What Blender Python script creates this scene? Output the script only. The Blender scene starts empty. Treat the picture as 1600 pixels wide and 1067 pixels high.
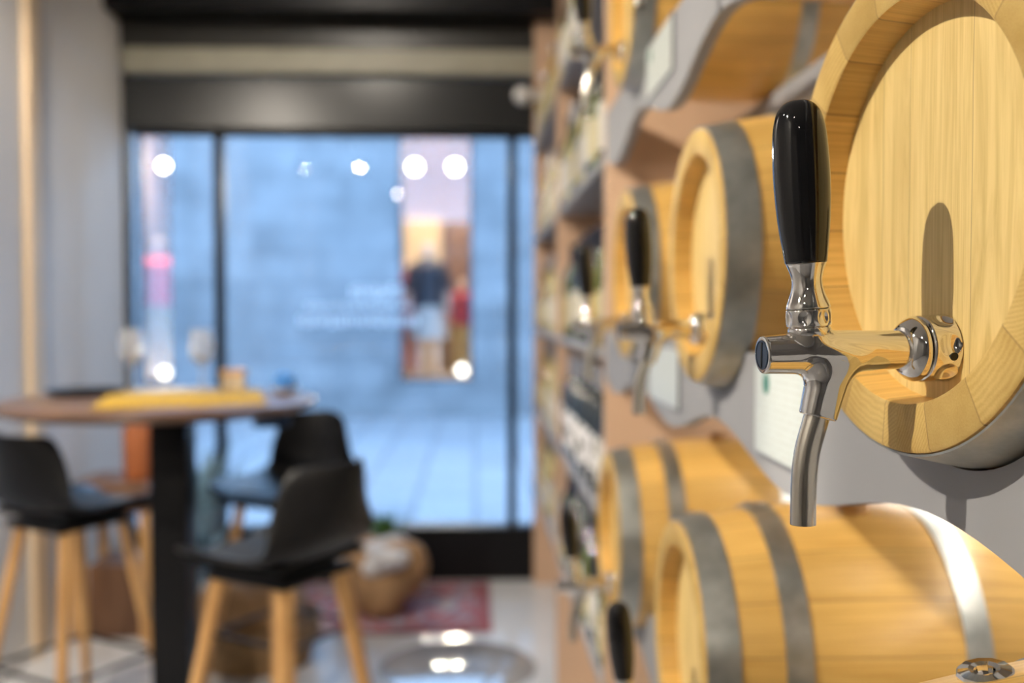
import bpy, bmesh, math, random
import numpy as np
from mathutils import Vector, Matrix
PI = math.pi
sc = bpy.context.scene
C = sc.collection
# ---------------------------------------------------------------- camera
CAMZ = 1.35
YAW, PIT = math.radians(2.135), math.radians(1.802)
cd = bpy.data.cameras.new('camera'); cam = bpy.data.objects.new('camera', cd); C.objects.link(cam)
cd.lens = 35.0; cd.sensor_width = 36.0; cd.clip_start = 0.02; cd.clip_end = 200
cam.location = (0, 0, CAMZ); cam.rotation_euler = (PI/2 - PIT, 0, -YAW)
cd.dof.use_dof = True; cd.dof.focus_distance = 0.55; cd.dof.aperture_fstop = 3.8
sc.camera = cam

def at(px, py, Y):
    """point of the room at depth Y seen at photograph pixel px, py"""
    f = 1600*35/36
    c, s = math.cos(PIT), math.sin(PIT)
    cy, sy = math.cos(YAW), math.sin(YAW)
    F = Vector((sy*c, cy*c, -s)); R = Vector((cy, -sy, 0)); U = R.cross(F)
    d = R*((px-800)/f) + F + U*((533.5-py)/f)
    return Vector((0, 0, CAMZ)) + d*(Y/d.y)

# ---------------------------------------------------------------- world, exposure, lights
sc.view_settings.view_transform = 'Standard'; sc.view_settings.look = 'None'
sc.view_settings.gamma = 1.0; sc.view_settings.use_curve_mapping = False
sc.view_settings.exposure = 0.0
w = bpy.data.worlds.new('dusk_sky'); sc.world = w; w.use_nodes = True
bg = w.node_tree.nodes['Background']
bg.inputs[0].default_value = (0.36, 0.61, 1.0, 1); bg.inputs[1].default_value = 12.0

def lamp(kind, name, loc, target, power, col, **kw):
    l = bpy.data.lights.new(name, kind); o = bpy.data.objects.new(name, l); C.objects.link(o)
    o.location = loc; l.energy = power; l.color = col
    d = Vector(target) - Vector(loc); o.rotation_euler = d.to_track_quat('-Z', 'Y').to_euler()
    for k, v in kw.items(): setattr(l, k, v)
    return o
WARM = (1.0, 0.91, 0.76); NEUT = (1.0, 0.90, 0.77)
KEY = (-1.5, 0.22, 2.58)
KEY2 = (-1.5, 0.95, 2.60)
KT, KT2 = (0.27, 0.42, 1.33), (0.30, 1.78, 1.25)
key = lamp('SPOT', 'key_spotlight', KEY, KT, 182, WARM, spot_size=0.50, spot_blend=0.25, shadow_soft_size=0.008)
key2 = lamp('SPOT', 'second_spotlight', KEY2, KT2, 225, WARM, spot_size=0.88, spot_blend=0.25, shadow_soft_size=0.022)
# daylight enters through the shop window
po = lamp('AREA', 'window_portal', (-0.55, 5.12, 1.25), (-0.55, 0, 1.25), 1, (1, 1, 1), shape='RECTANGLE', size=2.4, size_y=2.0)
po.data.cycles.is_portal = True

# ---------------------------------------------------------------- helpers
def tag(o, label=None, cat=None, group=None, kind=None):
    if label: o['label'] = label
    if cat: o['category'] = cat
    if group: o['group'] = group
    if kind: o['kind'] = kind
    return o
def thing(name, label, cat, loc=(0, 0, 0), rot=(0, 0, 0), group=None):
    o = bpy.data.objects.new(name, None); C.objects.link(o)
    o.empty_display_size = 0.02
    o.location = loc; o.rotation_euler = rot
    return tag(o, label, cat, group)
def obj(name, bm, mats, parent=None, smooth=True, ang=35, loc=None):
    bmesh.ops.recalc_face_normals(bm, faces=bm.faces[:])
    me = bpy.data.meshes.new(name)
    if smooth:
        for f in bm.faces: f.smooth = True
        for e in bm.edges:
            if len(e.link_faces) == 2 and e.calc_face_angle(0) > math.radians(ang): e.smooth = False
    bm.to_mesh(me); bm.free()
    for m in (mats if isinstance(mats, (list, tuple)) else [mats]): me.materials.append(m)
    o = bpy.data.objects.new(name, me); C.objects.link(o)
    if parent: o.parent = parent
    if loc: o.location = loc
    return o
def struct(name, bm, m, **k):
    return tag(obj(name, bm, m, smooth=k.pop('smooth', False), **k), kind='structure')
def copy_tree(o, parent=None):
    c = o.copy(); C.objects.link(c)
    if parent: c.parent = parent
    for ch in list(o.children): copy_tree(ch, c)
    return c

def box(bm, x0, x1, y0, y1, z0, z1, bev=0, mat=0, M=None):
    r = bmesh.ops.create_cube(bm, size=1)
    vs = r['verts']
    for v in vs:
        v.co = Vector(((x0+x1)/2 + v.co.x*(x1-x0), (y0+y1)/2 + v.co.y*(y1-y0), (z0+z1)/2 + v.co.z*(z1-z0)))
    fs = list({f for v in vs for f in v.link_faces})
    for f in fs: f.material_index = mat
    if bev:
        es = list({e for v in vs for e in v.link_edges})
        rr = bmesh.ops.bevel(bm, geom=es, offset=bev, segments=2, affect='EDGES', profile=0.5)
        vs = list({v for f in rr['faces'] for v in f.verts} | {v for v in vs if v.is_valid})
    if M is not None:
        bmesh.ops.transform(bm, matrix=M, verts=vs)
    return bm
def lathe(bm, prof, seg=32, axis='Z', o=(0, 0, 0), mats=None, rmod=None, close=False):
    """prof: list of (position along axis, radius)"""
    o = Vector(o); rings = []
    for (a, r) in prof:
        if r <= 1e-7:
            p = Vector((0, 0, a)) if axis == 'Z' else Vector((a, 0, 0))
            rings.append([bm.verts.new(o+p)]); continue
        ring = []
        for k in range(seg):
            t = 2*PI*k/seg
            rr = r if rmod is None else rmod(a, t, r)
            c, s = rr*math.cos(t), rr*math.sin(t)
            ring.append(bm.verts.new(o + (Vector((c, s, a)) if axis == 'Z' else Vector((a, c, s)))))
        rings.append(ring)
    n = len(rings)
    for i in range(n if close else n-1):
        A, B = rings[i], rings[(i+1) % n]
        mi = mats[i] if mats else 0
        for k in range(seg):
            k2 = (k+1) % seg
            if len(A) == 1 and len(B) == 1: break
            if len(A) == 1: f = bm.faces.new((A[0], B[k], B[k2]))
            elif len(B) == 1: f = bm.faces.new((A[k], B[0], A[k2]))
            else: f = bm.faces.new((A[k], B[k], B[k2], A[k2]))
            f.material_index = mi
    return bm
def tube(bm, pts, rad, seg=12, caps=True):
    """swept tube; rad a number or list"""
    pts = [Vector(p) for p in pts]; n = len(pts)
    rads = rad if isinstance(rad, (list, tuple)) else [rad]*n
    rings = []; up = None
    for i, p in enumerate(pts):
        t = (pts[min(i+1, n-1)] - pts[max(i-1, 0)]).normalized()
        if up is None:
            up = t.orthogonal().normalized()
        up = (up - t*up.dot(t)).normalized(); b = t.cross(up)
        rings.append([bm.verts.new(p + (up*math.cos(2*PI*k/seg) + b*math.sin(2*PI*k/seg))*rads[i]) for k in range(seg)])
    for A, B in zip(rings, rings[1:]):
        for k in range(seg): bm.faces.new((A[k], B[k], B[(k+1) % seg], A[(k+1) % seg]))
    if caps:
        bm.faces.new(rings[0]); bm.faces.new(rings[-1])
    return bm
def sphere(bm, c, r, u=16, v=10, sc_=(1, 1, 1)):
    M = Matrix.Translation(c) @ Matrix.Diagonal((r*sc_[0], r*sc_[1], r*sc_[2], 1))
    bmesh.ops.create_uvsphere(bm, u_segments=u, v_segments=v, radius=1, matrix=M)
    return bm
def prism(bm, poly, axis, a0, a1, mat=0):
    """extrude a 2-D polygon. axis 'X': poly is (y,z)"""
    def P(p, a):
        return (a, p[0], p[1]) if axis == 'X' else ((p[0], a, p[1]) if axis == 'Y' else (p[0], p[1], a))
    A = [bm.verts.new(P(p, a0)) for p in poly]; B = [bm.verts.new(P(p, a1)) for p in poly]
    f1 = bm.faces.new(A); f2 = bm.faces.new(B)
    n = len(poly)
    for k in range(n): bm.faces.new((A[k], A[(k+1) % n], B[(k+1) % n], B[k]))
    bmesh.ops.triangulate(bm, faces=[f1, f2])
    return bm

# ---------------------------------------------------------------- materials
class NT:
    def __init__(s, name):
        s.m = bpy.data.materials.new(name); s.m.use_nodes = True
        s.t = s.m.node_tree; s.b = s.t.nodes['Principled BSDF']; s.out = s.t.nodes['Material Output']
    def n(s, typ, **kw):
        nd = s.t.nodes.new(typ)
        for k, v in kw.items():
            if isinstance(k, str) and hasattr(nd, k): setattr(nd, k, v)
        return nd
    def l(s, a, b): s.t.links.new(a, b)
    def math(s, op, a, b=None, c=None):
        nd = s.n('ShaderNodeMath', operation=op)
        for i, v in enumerate((a, b, c)):
            if v is None: continue
            if isinstance(v, (int, float)): nd.inputs[i].default_value = v
            else: s.l(v, nd.inputs[i])
        return nd.outputs[0]
    def ramp(s, fac, stops):
        nd = s.n('ShaderNodeValToRGB'); e = nd.color_ramp.elements
        while len(e) < len(stops): e.new(0.5)
        for q, (p, c) in zip(e, stops): q.position = p; q.color = (*c, 1)
        s.l(fac, nd.inputs[0]); return nd.outputs[0]
    def mix(s, fac, a, b, mode='MIX'):
        nd = s.n('ShaderNodeMix', data_type='RGBA', blend_type=mode)
        for i, v in ((0, fac), (6, a), (7, b)):
            if isinstance(v, (int, float)): nd.inputs[i].default_value = v
            elif isinstance(v, tuple): nd.inputs[i].default_value = (*v, 1)
            else: s.l(v, nd.inputs[i])
        return nd.outputs[2]
    def comb(s, x, y, z):
        nd = s.n('ShaderNodeCombineXYZ')
        for i, v in enumerate((x, y, z)):
            if isinstance(v, (int, float)): nd.inputs[i].default_value = v
            else: s.l(v, nd.inputs[i])
        return nd.outputs[0]
    def noise(s, vec, scale, detail=3, rough=0.55, dist=0):
        nd = s.n('ShaderNodeTexNoise'); nd.inputs['Scale'].default_value = scale
        nd.inputs['Detail'].default_value = detail; nd.inputs['Roughness'].default_value = rough
        nd.inputs['Distortion'].default_value = dist
        s.l(vec, nd.inputs['Vector']); return nd.outputs[0]
    def obj(s):
        tc = s.n('ShaderNodeTexCoord'); sp = s.n('ShaderNodeSeparateXYZ'); s.l(tc.outputs['Object'], sp.inputs[0])
        return tc.outputs['Object'], sp.outputs
    def rnd(s): return s.n('ShaderNodeObjectInfo').outputs['Random']
    def white(s, v):
        nd = s.n('ShaderNodeTexWhiteNoise', noise_dimensions='1D'); s.l(v, nd.inputs['W']); return nd.outputs[0]
    def bump(s, h, strength, dist=0.001):
        nd = s.n('ShaderNodeBump'); nd.inputs['Strength'].default_value = strength; nd.inputs['Distance'].default_value = dist
        s.l(h, nd.inputs['Height']); s.l(nd.outputs[0], s.b.inputs['Normal'])
    def set(s, **k):
        for a, v in k.items():
            i = s.b.inputs[a.replace('_', ' ')]
            if isinstance(v, tuple): i.default_value = (*v, 1)
            elif isinstance(v, (int, float)): i.default_value = v
            else: s.l(v, i)
        return s.m
def plain(name, col, rough=0.5, metal=0.0, var=0.06, scale=20, **k):
    t = NT(name); o, _ = t.obj()
    nz = t.noise(o, scale, 3)
    c = t.ramp(nz, [(0.3, tuple(max(0, v*(1-var)) for v in col)), (0.7, tuple(v*(1+var) for v in col))])
    return t.set(Base_Color=c, Roughness=rough, Metallic=metal, **k)
def emit(name, col, st):
    t = NT(name); return t.set(Base_Color=(0.8, 0.8, 0.8), Emission_Color=col, Emission_Strength=st)

NST = 18
def stave_mat(name, dark, light, rough=0.42, coat=0.0):
    t = NT(name); o, (x, y, z) = t.obj(); r = t.rnd()
    an = t.math('MULTIPLY', t.math('ADD', t.math('ARCTAN2', y, z), PI+0.11), NST/(2*PI))
    idn = t.math('ADD', t.math('FLOOR', an), t.math('MULTIPLY', r, 77.0)); fr = t.math('FRACT', an)
    wn = t.white(idn)
    vec = t.comb(t.math('ADD', t.math('MULTIPLY', x, 1.0), t.math('MULTIPLY', wn, 9)), t.math('MULTIPLY', an, 1.5), wn)
    g1 = t.noise(vec, 5.5, 5, 0.6, 1.0)
    vec2 = t.comb(t.math('MULTIPLY', x, 6.0), t.math('MULTIPLY', an, 16), wn)
    g2 = t.noise(vec2, 2.2, 4, 0.6)
    g = t.math('ADD', t.math('MULTIPLY', g1, 0.6), t.math('MULTIPLY', g2, 0.4))
    c = t.ramp(g, [(0.30, dark), (0.62, light)])
    tone = t.math('ADD', t.math('MULTIPLY', wn, 0.22), 0.86)
    c = t.mix(1.0, c, t.comb(tone, tone, t.math('MULTIPLY', tone, 0.97)), 'MULTIPLY')
    seam = t.math('LESS_THAN', t.math('MINIMUM', fr, t.math('SUBTRACT', 1.0, fr)), 0.014)
    c = t.mix(t.math('MULTIPLY', seam, 0.6), c, (0.16, 0.08, 0.025))
    t.bump(g2, 0.12, 0.0006)
    return t.set(Base_Color=c, Roughness=rough, Coat_Weight=coat, Coat_Roughness=0.25)
def head_mat(name, dark, light, seams, rough=0.5):
    t = NT(name); o, (x, y, z) = t.obj(); r = t.rnd()
    b = None
    for s_ in seams:
        g = t.math('GREATER_THAN', y, s_); b = g if b is None else t.math('ADD', b, g)
    wn = t.white(t.math('ADD', t.math('MULTIPLY', b, 3.7), t.math('MULTIPLY', r, 50)))
    vec = t.comb(t.math('MULTIPLY', y, 9), wn, t.math('MULTIPLY', z, 0.8))
    g1 = t.noise(vec, 7, 5, 0.6, 1.6)
    vec2 = t.comb(t.math('MULTIPLY', y, 105), wn, t.math('MULTIPLY', z, 2.2))
    g2 = t.noise(vec2, 6, 3, 0.6, 0.3)
    # straight-grained middle boards show fine vertical lines, the outer ones hardly any
    q = t.math('LESS_THAN', t.math('ABSOLUTE', t.math('SUBTRACT', b, 2.0)), 0.6)
    amt = t.math('ADD', 0.16, t.math('MULTIPLY', q, 0.42))
    g = t.math('ADD', t.math('MULTIPLY', g1, t.math('SUBTRACT', 1.0, amt)), t.math('MULTIPLY', g2, amt))
    c = t.ramp(g, [(0.30, dark), (0.60, light)])
    tone = t.math('ADD', t.math('MULTIPLY', wn, 0.14), 0.92)
    c = t.mix(1.0, c, t.comb(tone, tone, tone), 'MULTIPLY')
    sm = None
    for s_ in seams:
        wob = t.math('MULTIPLY', t.math('SINE', t.math('MULTIPLY', z, 40+900*abs(s_))), 0.0002)
        d = t.math('LESS_THAN', t.math('ABSOLUTE', t.math('ADD', t.math('SUBTRACT', y, s_), wob)), 0.00032)
        sm = d if sm is None else t.math('MAXIMUM', sm, d)
    c = t.mix(t.math('MULTIPLY', sm, 0.55), c, (0.15, 0.08, 0.03))
    t.bump(g2, 0.15, 0.0005)
    return t.set(Base_Color=c, Roughness=rough)
def end_mat(name, dark, light):
    """sawn stave ends: growth rings of a different slant on each stave"""
    t = NT(name); o, (x, y, z) = t.obj(); r = t.rnd()
    an = t.math('MULTIPLY', t.math('ADD', t.math('ARCTAN2', y, z), PI+0.11), NST/(2*PI))
    idn = t.math('ADD', t.math('FLOOR', an), t.math('MULTIPLY', r, 77.0)); fr = t.math('FRACT', an)
    wn = t.white(idn); wn2 = t.white(t.math('ADD', idn, 31.3))
    a = t.math('MULTIPLY', wn, 6.28)
    u = t.math('ADD', t.math('MULTIPLY', y, t.math('COSINE', a)), t.math('MULTIPLY', z, t.math('SINE', a)))
    v = t.math('SUBTRACT', t.math('MULTIPLY', z, t.math('COSINE', a)), t.math('MULTIPLY', y, t.math('SINE', a)))
    cur = t.math('MULTIPLY', t.math('MULTIPLY', v, v), 6.0)
    wob = t.noise(t.comb(y, z, wn), 60, 3)
    ph = t.math('MULTIPLY', t.math('ADD', t.math('ADD', u, cur), t.math('MULTIPLY', wob, 0.006)), 1500)
    ring = t.math('ADD', t.math('MULTIPLY', t.math('SINE', ph), 0.5), 0.5)
    pores = t.noise(o, 900, 2)
    big = t.noise(t.comb(y, z, wn2), 25, 3)
    k = t.math('MULTIPLY', t.math('GREATER_THAN', wn2, 0.5), 0.11)
    g = t.math('ADD', t.math('ADD', t.math('MULTIPLY', ring, k), t.math('MULTIPLY', pores, 0.25)), t.math('MULTIPLY', big, 0.55))
    c = t.ramp(g, [(0.30, dark), (0.72, light)])
    tone = t.math('ADD', t.math('MULTIPLY', wn2, 0.20), 0.86)
    c = t.mix(1.0, c, t.comb(tone, tone, tone), 'MULTIPLY')
    seam = t.math('LESS_THAN', t.math('MINIMUM', fr, t.math('SUBTRACT', 1.0, fr)), 0.010)
    c = t.mix(t.math('MULTIPLY', seam, 0.5), c, (0.16, 0.08, 0.025))
    t.bump(g, 0.12, 0.0006)
    return t.set(Base_Color=c, Roughness=0.6)
def steel_mat():
    t = NT('galvanised_steel'); o, _ = t.obj(); nz = t.noise(o, 28, 5, 0.65); n2 = t.noise(o, 220, 3)
    c = t.ramp(nz, [(0.3, (0.33, 0.345, 0.33)), (0.7, (0.56, 0.57, 0.54))])
    rr = t.math('ADD', t.math('MULTIPLY', nz, 0.25), 0.24)
    t.bump(n2, 0.08, 0.0004)
    return t.set(Base_Color=c, Metallic=0.85, Roughness=rr)
def planks(name, dark, light, rough=0.5, ax=0, freq=8, s2=1.0):
    t = NT(name); o, (x, y, z) = t.obj(); v = [x, y, z]
    v[ax] = t.math('MULTIPLY', v[ax], 0.12)
    nz = t.noise(t.comb(*v), freq*3, 5, 0.6, 0.8)
    c = t.ramp(nz, [(0.3, dark), (0.68, light)])
    return t.set(Base_Color=c, Roughness=rough)

M = {}
M['stave'] = stave_mat('oak_staves', (0.56, 0.30, 0.068), (0.82, 0.515, 0.155), 0.36, 0.2)
M['head'] = head_mat('oak_head_boards', (0.56, 0.385, 0.13), (0.77, 0.58, 0.245), [-0.085, -0.034, 0.030, 0.062])
M['bung'] = plain('brown_wooden_bung', (0.42, 0.21, 0.06), 0.5, 0, 0.12, 40)
M['end'] = end_mat('oak_end_grain', (0.44, 0.275, 0.07), (0.71, 0.51, 0.19))
M['steel'] = steel_mat()
M['chrome'] = plain('polished_chrome', (0.82, 0.80, 0.77), 0.045, 1.0, 0.01, 60)
M['satin'] = plain('brushed_steel_spout', (0.74, 0.70, 0.62), 0.2, 1.0, 0.03, 90)
M['blackgloss'] = plain('black_lacquer', (0.006, 0.006, 0.007), 0.06, 0.0, 0.1, 40, Coat_Weight=0.1, Coat_Roughness=0.03)
M['blackhole'] = plain('black_recess', (0.004, 0.004, 0.004), 0.6)
M['slot'] = plain('dark_steel_screw', (0.10, 0.14, 0.20), 0.25, 1.0)
M['greypaint'] = plain('grey_painted_board', (0.285, 0.285, 0.30), 0.62, 0, 0.03, 6)
M['divider'] = plain('warm_beige_board', (0.66, 0.44, 0.29), 0.6, 0, 0.03, 5)
M['ply'] = planks('light_plywood', (0.50, 0.33, 0.2), (0.62, 0.44, 0.28), 0.6, 2)
M['wall'] = plain('white_plaster', (0.70, 0.69, 0.68), 0.8, 0, 0.03, 3)
M['wallgrey'] = plain('grey_wall_paint', (0.36, 0.35, 0.355), 0.8, 0, 0.03, 3)
M['ceil'] = plain('white_ceiling_paint', (0.72, 0.70, 0.66), 0.85, 0, 0.02, 3)
M['beige'] = plain('beige_trim_paint', (0.72, 0.55, 0.36), 0.6, 0, 0.04, 4)
M['blackmet'] = plain('black_painted_metal', (0.006, 0.006, 0.007), 0.42, 0, 0.1, 10, Specular_IOR_Level=0.22)
M['railmet'] = plain('grey_beige_rail', (0.36, 0.345, 0.27), 0.5, 0, 0.08, 8)
M['plastic'] = plain('matt_black_plastic', (0.006, 0.006, 0.007), 0.45, 0, 0.1, 30, Specular_IOR_Level=0.3)
M['beech'] = planks('beech_legs', (0.55, 0.28, 0.09), (0.74, 0.43, 0.17), 0.45, 2, 10)
M['tabletop'] = planks('brown_table_wood', (0.085, 0.045, 0.028), (0.19, 0.105, 0.065), 0.28, 0)
M['brownwood'] = planks('dark_brown_wood', (0.10, 0.045, 0.022), (0.20, 0.10, 0.05), 0.5, 2)
M['yellow'] = plain('mustard_yellow_cloth', (0.46, 0.28, 0.02), 0.8, 0, 0.15, 60)
M['terracotta'] = plain('terracotta_clay', (0.40, 0.12, 0.035), 0.6, 0, 0.15, 12)
M['navy'] = plain('navy_fabric', (0.012, 0.035, 0.085), 0.8, 0, 0.2, 40)
M['white'] = plain('white_glaze', (0.75, 0.74, 0.72), 0.3)
M['whitelabel'] = plain('white_paper_label', (0.60, 0.58, 0.53), 0.7)
M['cream'] = plain('cream_wax', (0.70, 0.60, 0.45), 0.55)

t = NT('polished_concrete_floor'); o, _ = t.obj(); nz = t.noise(o, 1.5, 5, 0.6)
M['floor'] = t.set(Base_Color=t.ramp(nz, [(0.3, (0.58, 0.585, 0.60)), (0.7, (0.70, 0.705, 0.72))]), Roughness=t.math('ADD', t.math('MULTIPLY', nz, 0.06), 0.07))
t = NT('round_floor_plate_metal'); o, _ = t.obj(); nz = t.noise(o, 12, 4)
M['plate'] = t.set(Base_Color=t.ramp(nz, [(0.3, (0.27, 0.26, 0.26)), (0.7, (0.36, 0.35, 0.35))]), Roughness=0.09)
# patterned rug
t = NT('oriental_rug_wool'); o, (x, y, z) = t.obj()
vo = t.n('ShaderNodeTexVoronoi'); vo.inputs['Scale'].default_value = 13; t.l(o, vo.inputs['Vector'])
nz = t.noise(o, 22, 4, 0.7)
c = t.ramp(vo.outputs['Distance'], [(0.1, (0.50, 0.36, 0.36)), (0.35, (0.38, 0.09, 0.10)), (0.6, (0.2, 0.1, 0.16)), (0.8, (0.45, 0.35, 0.33))])
c = t.mix(t.math('GREATER_THAN', nz, 0.56), c, (0.24, 0.33, 0.42))
bx = t.math('GREATER_THAN', t.math('MAXIMUM', t.math('MULTIPLY', t.math('ABSOLUTE', x), 1/0.56), t.math('MULTIPLY', t.math('ABSOLUTE', y), 1/0.39)), 0.88)
c = t.mix(t.math('MULTIPLY', bx, 0.75), c, (0.28, 0.07, 0.08))
M['rug'] = t.set(Base_Color=c, Roughness=0.95)
# burlap / brown paper
def crump(name, a, b, sc_=9):
    t = NT(name); o, _ = t.obj(); nz = t.noise(o, sc_, 5, 0.65, 0.6); t.bump(nz, 0.8, 0.02)
    return t.set(Base_Color=t.ramp(nz, [(0.3, a), (0.7, b)]), Roughness=0.75)
M['burlap'] = crump('brown_burlap', (0.24, 0.13, 0.055), (0.46, 0.28, 0.14))
M['cloth'] = crump('white_cloth', (0.5, 0.5, 0.52), (0.75, 0.75, 0.77))
M['wicker'] = crump('wicker_weave', (0.20, 0.11, 0.045), (0.42, 0.26, 0.12), 40)
M['leaf'] = plain('green_leaves', (0.06, 0.14, 0.035), 0.45, 0, 0.4, 15)
M['bluelleaf'] = plain('blue_grey_leaves', (0.20, 0.33, 0.42), 0.3, 0, 0.5, 15)
# thin window glass: mostly clear with a mirror reflection that grows at grazing angles
t = NT('window_glass'); fr = t.n('ShaderNodeFresnel'); fr.inputs[0].default_value = 1.5
tr = t.n('ShaderNodeBsdfTransparent'); gl = t.n('ShaderNodeBsdfGlossy'); gl.inputs['Roughness'].default_value = 0.0
tr.inputs[0].default_value = (0.93, 0.95, 0.96, 1)
mx = t.n('ShaderNodeMixShader'); t.l(fr.outputs[0], mx.inputs[0]); t.l(tr.outputs[0], mx.inputs[1]); t.l(gl.outputs[0], mx.inputs[2])
t.l(mx.outputs[0], t.out.inputs[0]); M['pane'] = t.m
t = NT('white_film_lettering'); tr = t.n('ShaderNodeBsdfTransparent'); mx = t.n('ShaderNodeMixShader'); mx.inputs[0].default_value = 0.8
t.set(Base_Color=(0.85, 0.88, 0.9), Roughness=0.6, Transmission_Weight=0.0)
tl = t.n('ShaderNodeBsdfTranslucent'); tl.inputs[0].default_value = (0.85, 0.9, 0.95, 1)
t.l(tr.outputs[0], mx.inputs[1]); t.l(tl.outputs[0], mx.inputs[2]); t.l(mx.outputs[0], t.out.inputs[0]); M['film'] = t.m
def glassm(name, col, rough=0.03):
    t = NT(name); return t.set(Base_Color=col, Roughness=rough, Transmission_Weight=0.85, IOR=1.48)
M['wineglass'] = glassm('clear_glass', (1, 1, 1))
def bottleglass(name, col):
    return plain(name, col, 0.08, 0, 0.05, 10, Coat_Weight=0.5, Coat_Roughness=0.03)
M['g_dark'] = bottleglass('dark_wine_glass', (0.010, 0.014, 0.010))
M['g_green'] = bottleglass('olive_wine_glass', (0.10, 0.12, 0.025))
M['g_amber'] = bottleglass('amber_glass', (0.34, 0.20, 0.05))
M['g_clear'] = bottleglass('pale_wine_glass', (0.52, 0.46, 0.22))
M['foil_dark'] = plain('dark_foil', (0.02, 0.02, 0.03), 0.3, 0.6)
M['foil_gold'] = plain('gold_foil', (0.62, 0.42, 0.14), 0.28, 1.0)
M['foil_silver'] = plain('silver_foil', (0.7, 0.7, 0.72), 0.25, 1.0)
t = NT('patched_label'); o, _ = t.obj(); nz = t.noise(o, 26, 1, 0.3)
M['patch'] = t.set(Base_Color=t.ramp(nz, [(0.49, (0.015, 0.015, 0.02)), (0.51, (0.72, 0.71, 0.72))]), Roughness=0.6)
M['creamlabel'] = plain('cream_paper_label', (0.50, 0.43, 0.22), 0.7)

# ---------------------------------------------------------------- room shell
LX, RX, BY, WY, CH = -1.715, 0.70, -4.2, 5.0, 3.05
struct('floor', box(bmesh.new(), LX-0.1, RX+0.1, BY-0.1, WY+0.1, -0.1, 0), M['floor'])
struct('ceiling', box(bmesh.new(), LX-0.1, RX+0.1, BY-0.1, WY+0.1, CH, CH+0.1), M['ceil'])
struct('wall_left', box(bmesh.new(), LX-0.12, LX, BY, WY+0.1, 0, CH), M['wall'])
struct('wall_right', box(bmesh.new(), RX, RX+0.12, BY, WY+0.1, 0, CH), M['wallgrey'])
struct('wall_back', box(bmesh.new(), LX, RX, BY-0.12, BY, 0, CH), M['wall'])
struct('trim_1', box(bmesh.new(), LX, LX+0.025, 3.87, 3.97, 0, CH, 0.003), M['beige'])
struct('baseboard_left', box(bmesh.new(), LX, LX+0.012, BY, WY-0.06, 0, 0.06, 0.002), M['wall'])
# shop front: black frame, glossy panels above, low panel below
XJ = at(206, 500, WY).x; XM1 = at(345, 500, WY).x; XM2 = at(800, 500, WY).x
ZT = at(500, 205, WY).z; ZB = at(500, 822, WY).z
struct('trim_2', box(bmesh.new(), LX, XJ, WY-0.05, WY+0.05, 0, CH, 0.004), M['blackmet'])
struct('trim_3', box(bmesh.new(), LX, RX, WY-0.06, WY+0.06, 0, ZB, 0.004), M['blackmet'])
z1, z2, z3 = at(500, 122, WY-0.06).z, at(500, 80, WY-0.06).z, at(500, 20, WY-0.25).z
struct('trim_4', box(bmesh.new(), LX, RX, WY-0.06, WY+0.06, ZT, z1, 0.006), plain('glossy_black_panel', (0.022, 0.024, 0.025), 0.30, 0, 0.1, 5))
struct('trim_5', box(bmesh.new(), LX+0.02, RX, WY-0.12, WY+0.04, z1+0.01, z2, 0.01), M['railmet'])
struct('trim_6', box(bmesh.new(), LX, RX, WY-0.08, WY+0.06, z2, CH, 0.006), plain('dark_grey_panel', (0.035, 0.034, 0.031), 0.4, 0, 0.1, 5))
struct('trim_7', box(bmesh.new(), LX, RX, WY-0.30, WY-0.08, z3, CH, 0.006), M['blackmet'])
wn = 1
for a, b in ((XJ, XM1), (XM1, XM2), (XM2, RX)):
    fr = struct('window_%d' % wn, box(bmesh.new(), a, b, WY-0.004, WY+0.004, ZB, ZT), M['pane'])
    m = bmesh.new()
    if wn > 1: box(m, a-0.022, a+0.022, WY-0.04, WY+0.04, ZB, ZT, 0.004)
    box(m, a+0.022, b-0.022, WY-0.03, WY+0.03, ZT-0.03, ZT, 0.003)
    obj('window_frame', m, M['blackmet'], fr); wn += 1

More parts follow.
